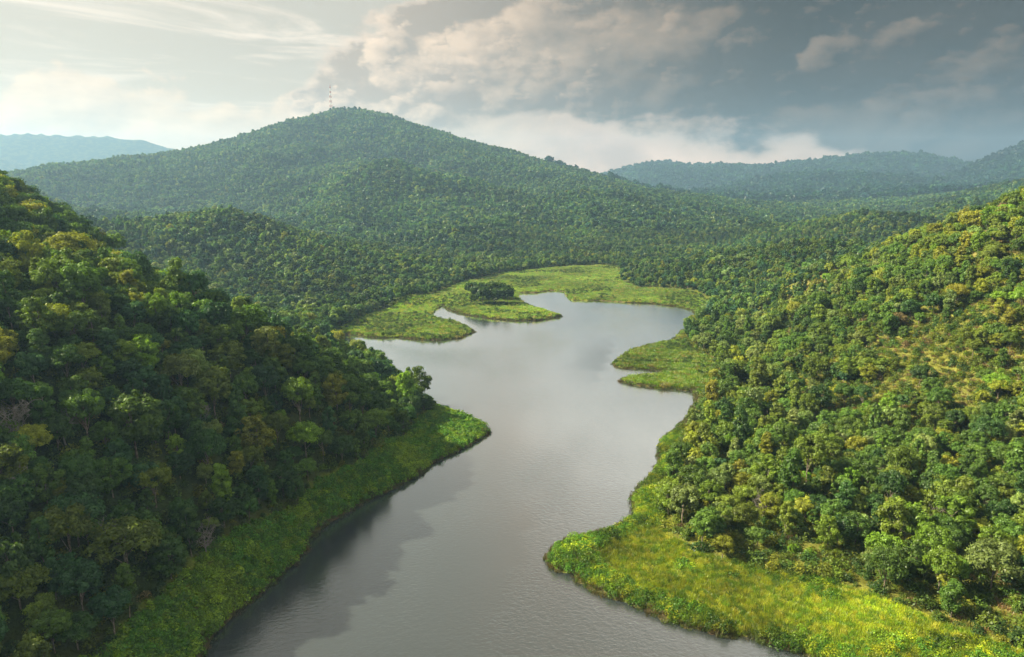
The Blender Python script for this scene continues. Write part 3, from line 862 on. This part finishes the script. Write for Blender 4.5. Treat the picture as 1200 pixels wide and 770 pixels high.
# ------------------------------------------------------------------ air
hx = 5500
hv = [(-hx, -200, -8), (hx, -200, -8), (hx, 4950, -8), (-hx, 4950, -8), (-hx, -200, 425), (hx, -200, 425), (hx, 4950, 425), (-hx, 4950, 425)]
hm, hnt, ho = newmat('haze'); g = NT(hnt)
pv = g.n('ShaderNodeVolumePrincipled')
pv.inputs['Color'].default_value = (.38, .66, 1.0, 1); pv.inputs['Density'].default_value = 1.3e-4; pv.inputs['Anisotropy'].default_value = .35
g.link(pv.outputs[0], ho.inputs['Volume'])
haze = obj('haze', mesh_from('haze', hv, np.array([[0, 3, 2, 1], [4, 5, 6, 7], [0, 1, 5, 4], [1, 2, 6, 5], [2, 3, 7, 6], [3, 0, 4, 7]]), [hm]))
haze['kind'] = 'stuff'; haze['label'] = 'thin blue haze filling the valley air'; haze['category'] = 'haze'

# ------------------------------------------------------------------ sun and sky
SUN_EL, SUN_AZ = R(38), R(-85)                    # azimuth from the view axis, negative to the west
sd = bpy.data.lights.new('sun', 'SUN'); sd.energy = 5.0; sd.angle = R(.6); sd.color = (1, .85, .58)
so = bpy.data.objects.new('sun', sd); COL.objects.link(so)
from mathutils import Vector
sv = Vector((math.sin(SUN_AZ)*math.cos(SUN_EL), math.cos(SUN_AZ)*math.cos(SUN_EL), math.sin(SUN_EL)))
so.rotation_euler = sv.to_track_quat('Z', 'Y').to_euler(); so.location = sv*3000

w = bpy.data.worlds.new('World'); scene.world = w; w.use_nodes = True
nt = w.node_tree; nt.nodes.clear(); g = NT(nt)
out = g.n('ShaderNodeOutputWorld'); bg = g.n('ShaderNodeBackground'); bg.inputs['Strength'].default_value = .05
sky = g.n('ShaderNodeTexSky', sky_type='NISHITA', sun_disc=False, sun_elevation=SUN_EL, sun_rotation=SUN_AZ, altitude=300, air_density=1.0, dust_density=3.0, ozone_density=1.5)
tc = g.n('ShaderNodeTexCoord'); D = tc.outputs['Generated']
sx = g.n('ShaderNodeSeparateXYZ'); g.link(D, sx.inputs[0])
X, Y, Z = sx.outputs
az = g.m('ARCTAN2', X, Y); el = g.m('ARCSINE', Z)


def lum(c): return (c[0]*10, c[1]*10, c[2]*10, 1)


def s2l(r, g_, b):
    f = lambda c: (c/255/12.92 if c/255 <= .04045 else ((c/255+.055)/1.055)**2.4)*10
    return (f(r), f(g_), f(b), 1)


cv = g.n('ShaderNodeCombineXYZ'); g.link(az, cv.inputs[0]); g.link(g.m('MULTIPLY', el, 1.7), cv.inputs[1])
P0 = cv.outputs[0]
TO_SUN = (-.030, .034, 0)


def billow(scale, detail, rough, dist, seed):
    """puffy noise and the same noise a little way towards the sun"""
    a = g.vm('ADD', P0, (seed, seed*.7, seed*.3))
    k = 3.6/scale
    return g.noise(a, scale, detail, rough, dist), g.noise(g.vm('ADD', a, tuple(c*k for c in TO_SUN)), scale, detail, rough, dist)


b1, b1s = billow(3.4, 9, .54, .1, 2.3)
b2, b2s = billow(9.0, 9, .56, .1, 7.1)
# blue-grey air with thin high streaks to the west
rm = g.n('ShaderNodeMapping'); g.link(P0, rm.inputs['Vector']); rm.inputs['Rotation'].default_value = (0, 0, R(13)); rm.inputs['Scale'].default_value = (1.6, 9.0, 1); rm.inputs['Location'].default_value = (.3, .4, 0)
n_ci = g.noise(rm.outputs[0], 1.9, 8, .62, .8)
front = g.ss(g.m('ABSOLUTE', az), 1.3, .9)
base = g.mix(g.m('MULTIPLY', front, .93), sky.outputs['Color'], s2l(156, 152, 140))
base = g.mix(g.ss(el, .0, .2, .6, .0), base, s2l(186, 168, 144))
glow = g.ss(az, -.1, -.8)
base = g.mix(g.m('MULTIPLY', glow, .4), base, s2l(184, 172, 150))
base = g.mix(g.m('MULTIPLY', g.ss(n_ci, .47, .66), .8), base, s2l(200, 190, 176))
# low white cumulus to the west
cu = g.m('ADD', g.m('MULTIPLY', g.m('SUBTRACT', b2, .5), .20), g.m('SUBTRACT', .118, el))
cu = g.m('ADD', cu, g.m('MULTIPLY', g.m('SUBTRACT', b1, .5), .14))
cu_m = g.m('MULTIPLY', g.ss(cu, -.004, .016), g.ss(az, .25, -.05))
cu_sh = g.m('ADD', g.m('MULTIPLY', g.m('SUBTRACT', b2, b2s), 3.5), .55, 0, True)
cu_c = g.mix(cu_sh, s2l(170, 158, 142), s2l(210, 188, 162))
base = g.mix(g.m('MULTIPLY', cu_m, .75), base, cu_c)
# pale band under the big cloud
band = g.mix(g.ss(b2, .36, .64), s2l(166, 146, 132), s2l(204, 178, 158))
base = g.mix(g.ss(az, -.15, .15), base, band)
# the big grey cloud bank to the east
rag = g.m('ADD', g.m('SUBTRACT', b1, .5), g.m('MULTIPLY', g.m('SUBTRACT', b2, .5), .45))
azb = g.m('ADD', g.m('SUBTRACT', az, g.m('ADD', -.40, g.m('MULTIPLY', el, 1.05))), g.m('MULTIPLY', rag, .42))
mL = g.ss(azb, -.008, .03)
elb = g.m('ADD', g.m('SUBTRACT', el, g.m('ADD', .064, g.m('MULTIPLY', az, -.028))), g.m('MULTIPLY', rag, .17))
mB = g.ss(g.m('ADD', elb, g.m('MULTIPLY', g.m('SUBTRACT', b2, .5), .07)), -.022, .036)
mask = g.m('MULTIPLY', mL, mB)
side = g.ss(az, -.32, .40)
hi = g.ss(el, .25, .36)
low_ = g.m('MULTIPLY', g.ss(el, .15, .07), g.ss(az, .0, .40))
mass = g.mix(side, s2l(150, 141, 130), s2l(4, 12, 16))
mass = g.mix(g.m('MULTIPLY', low_, .85), mass, s2l(0, 14, 22))
mass = g.mix(g.ss(b1, .35, .65, .0, .22), mass, g.mix(side, s2l(150, 136, 120), s2l(64, 60, 56)))
mass = g.mix(hi, mass, s2l(236, 232, 224))
cc = mass
for sc_, t_, sd_, k_, f_ in ((4.2, .50, 11.0, 5.5, .8), (7.5, .53, 3.7, 6.0, .85), (13.0, .56, 17.3, 6.5, .7), (25.0, .58, 5.9, 6.0, .55)):
    a_, as_ = billow(sc_, 9, .52, .05, sd_)
    pm = g.ss(a_, t_, t_+.055)
    psh = g.m('ADD', g.m('MULTIPLY', g.m('SUBTRACT', a_, as_), k_), .30, 0, True)
    pd = g.mix(side, s2l(144, 136, 127), s2l(3, 10, 14)); pl = g.mix(side, s2l(216, 196, 172), s2l(108, 93, 78))
    pd = g.mix(g.m('MULTIPLY', low_, .8), pd, s2l(4, 18, 27)); pl = g.mix(g.m('MULTIPLY', low_, .6), pl, s2l(66, 66, 64))
    pc = g.mix(psh, pd, pl); pc = g.mix(hi, pc, s2l(244, 240, 232))
    cc = g.mix(g.m('MULTIPLY', pm, g.m('MULTIPLY', f_, g.m('SUBTRACT', 1.0, g.m('MULTIPLY', side, 0 if sc_ < 5 else .1 if sc_ < 9 else .5)))), cc, pc)
rim = g.m('MULTIPLY', g.m('MULTIPLY', mask, g.m('SUBTRACT', 1.0, mask)), 1.8)
cc = g.mix(rim, cc, s2l(208, 188, 168))
final = g.mix(1, g.mix(g.m('MULTIPLY', mask, .97), base, cc), (.985, .925, .87, 1), 'MULTIPLY')
g.link(final, bg.inputs['Color']); g.link(bg.outputs[0], out.inputs['Surface'])
w.cycles.sampling_method = 'MANUAL'; w.cycles.sample_map_resolution = 512

# ------------------------------------------------------------------ labels of the single trees
SHAPE = {'round': 'round', 'spread': 'broad flat-topped', 'tall': 'tall narrow', 'loose': 'ragged'}
used = set()
for t in INDIV:
    a = min(max(t['px']/12, 0), 100); b = min(max(t['py']/7.7, 0), 100)
    if t['e']:
        zone = 'behind the right grass spit' if t['s'] < 32 and t['py'] > 560 else 'near the right shore' if t['s'] < 16 else 'high on the right slope' if t['z'] > 34 else 'on the right slope'
        t['root']['group'] = 'trees on the sunny right slope'
    else:
        zone = 'edging the left bank' if t['s'] < 24 else 'high on the left slope' if t['z'] > 40 else 'on the left slope'
        t['root']['group'] = 'trees on the shaded left slope'
    big = 'big ' if t['rp'] > 34 else ''
    lb = f"{big}{LOOKW[t['look']]} {SHAPE[FORMS[t['form']][0]]} tree {zone}, {a:.0f}% across, {b:.0f}% down the photo"
    if lb in used: lb = f"{big}{LOOKW[t['look']]} {SHAPE[FORMS[t['form']][0]]} tree {zone}, {a:.1f}% across, {b:.1f}% down the photo"
    used.add(lb); t['root']['label'] = lb; t['root']['category'] = 'tree'
ORD = ['first', 'second', 'third', 'fourth', 'fifth', 'sixth', 'seventh', 'last']
for back in (False, True):
    row = sorted([q for q in GROVE if q[1] == back], key=lambda q: q[0])
    for k, q in enumerate(row):
        q[2]['label'] = f"{LOOKW[q[3]]} tree in the islet grove, {ORD[k]} from the left in its {'back' if back else 'front'} row"
        q[2]['category'] = 'tree'; q[2]['group'] = 'trees of the islet grove'


# ------------------------------------------------------------------ render settings
vs = scene.view_settings
vs.view_transform = 'Standard'; vs.look = 'None'; vs.gamma = 1; vs.exposure = 1.9; vs.use_curve_mapping = False
scene.render.engine = 'CYCLES'
cy = scene.cycles
cy.max_bounces = 5; cy.diffuse_bounces = 2; cy.glossy_bounces = 2; cy.transmission_bounces = 2; cy.volume_bounces = 0; cy.transparent_max_bounces = 4
cy.use_denoising = True; cy.use_adaptive_sampling = True; cy.adaptive_threshold = .02
cy.caustics_reflective = False; cy.caustics_refractive = False
cy.sample_clamp_indirect = 4
print('near trees', N_near, 'individual', len(chosen), 'smallest shown px', vis[chosen].min())
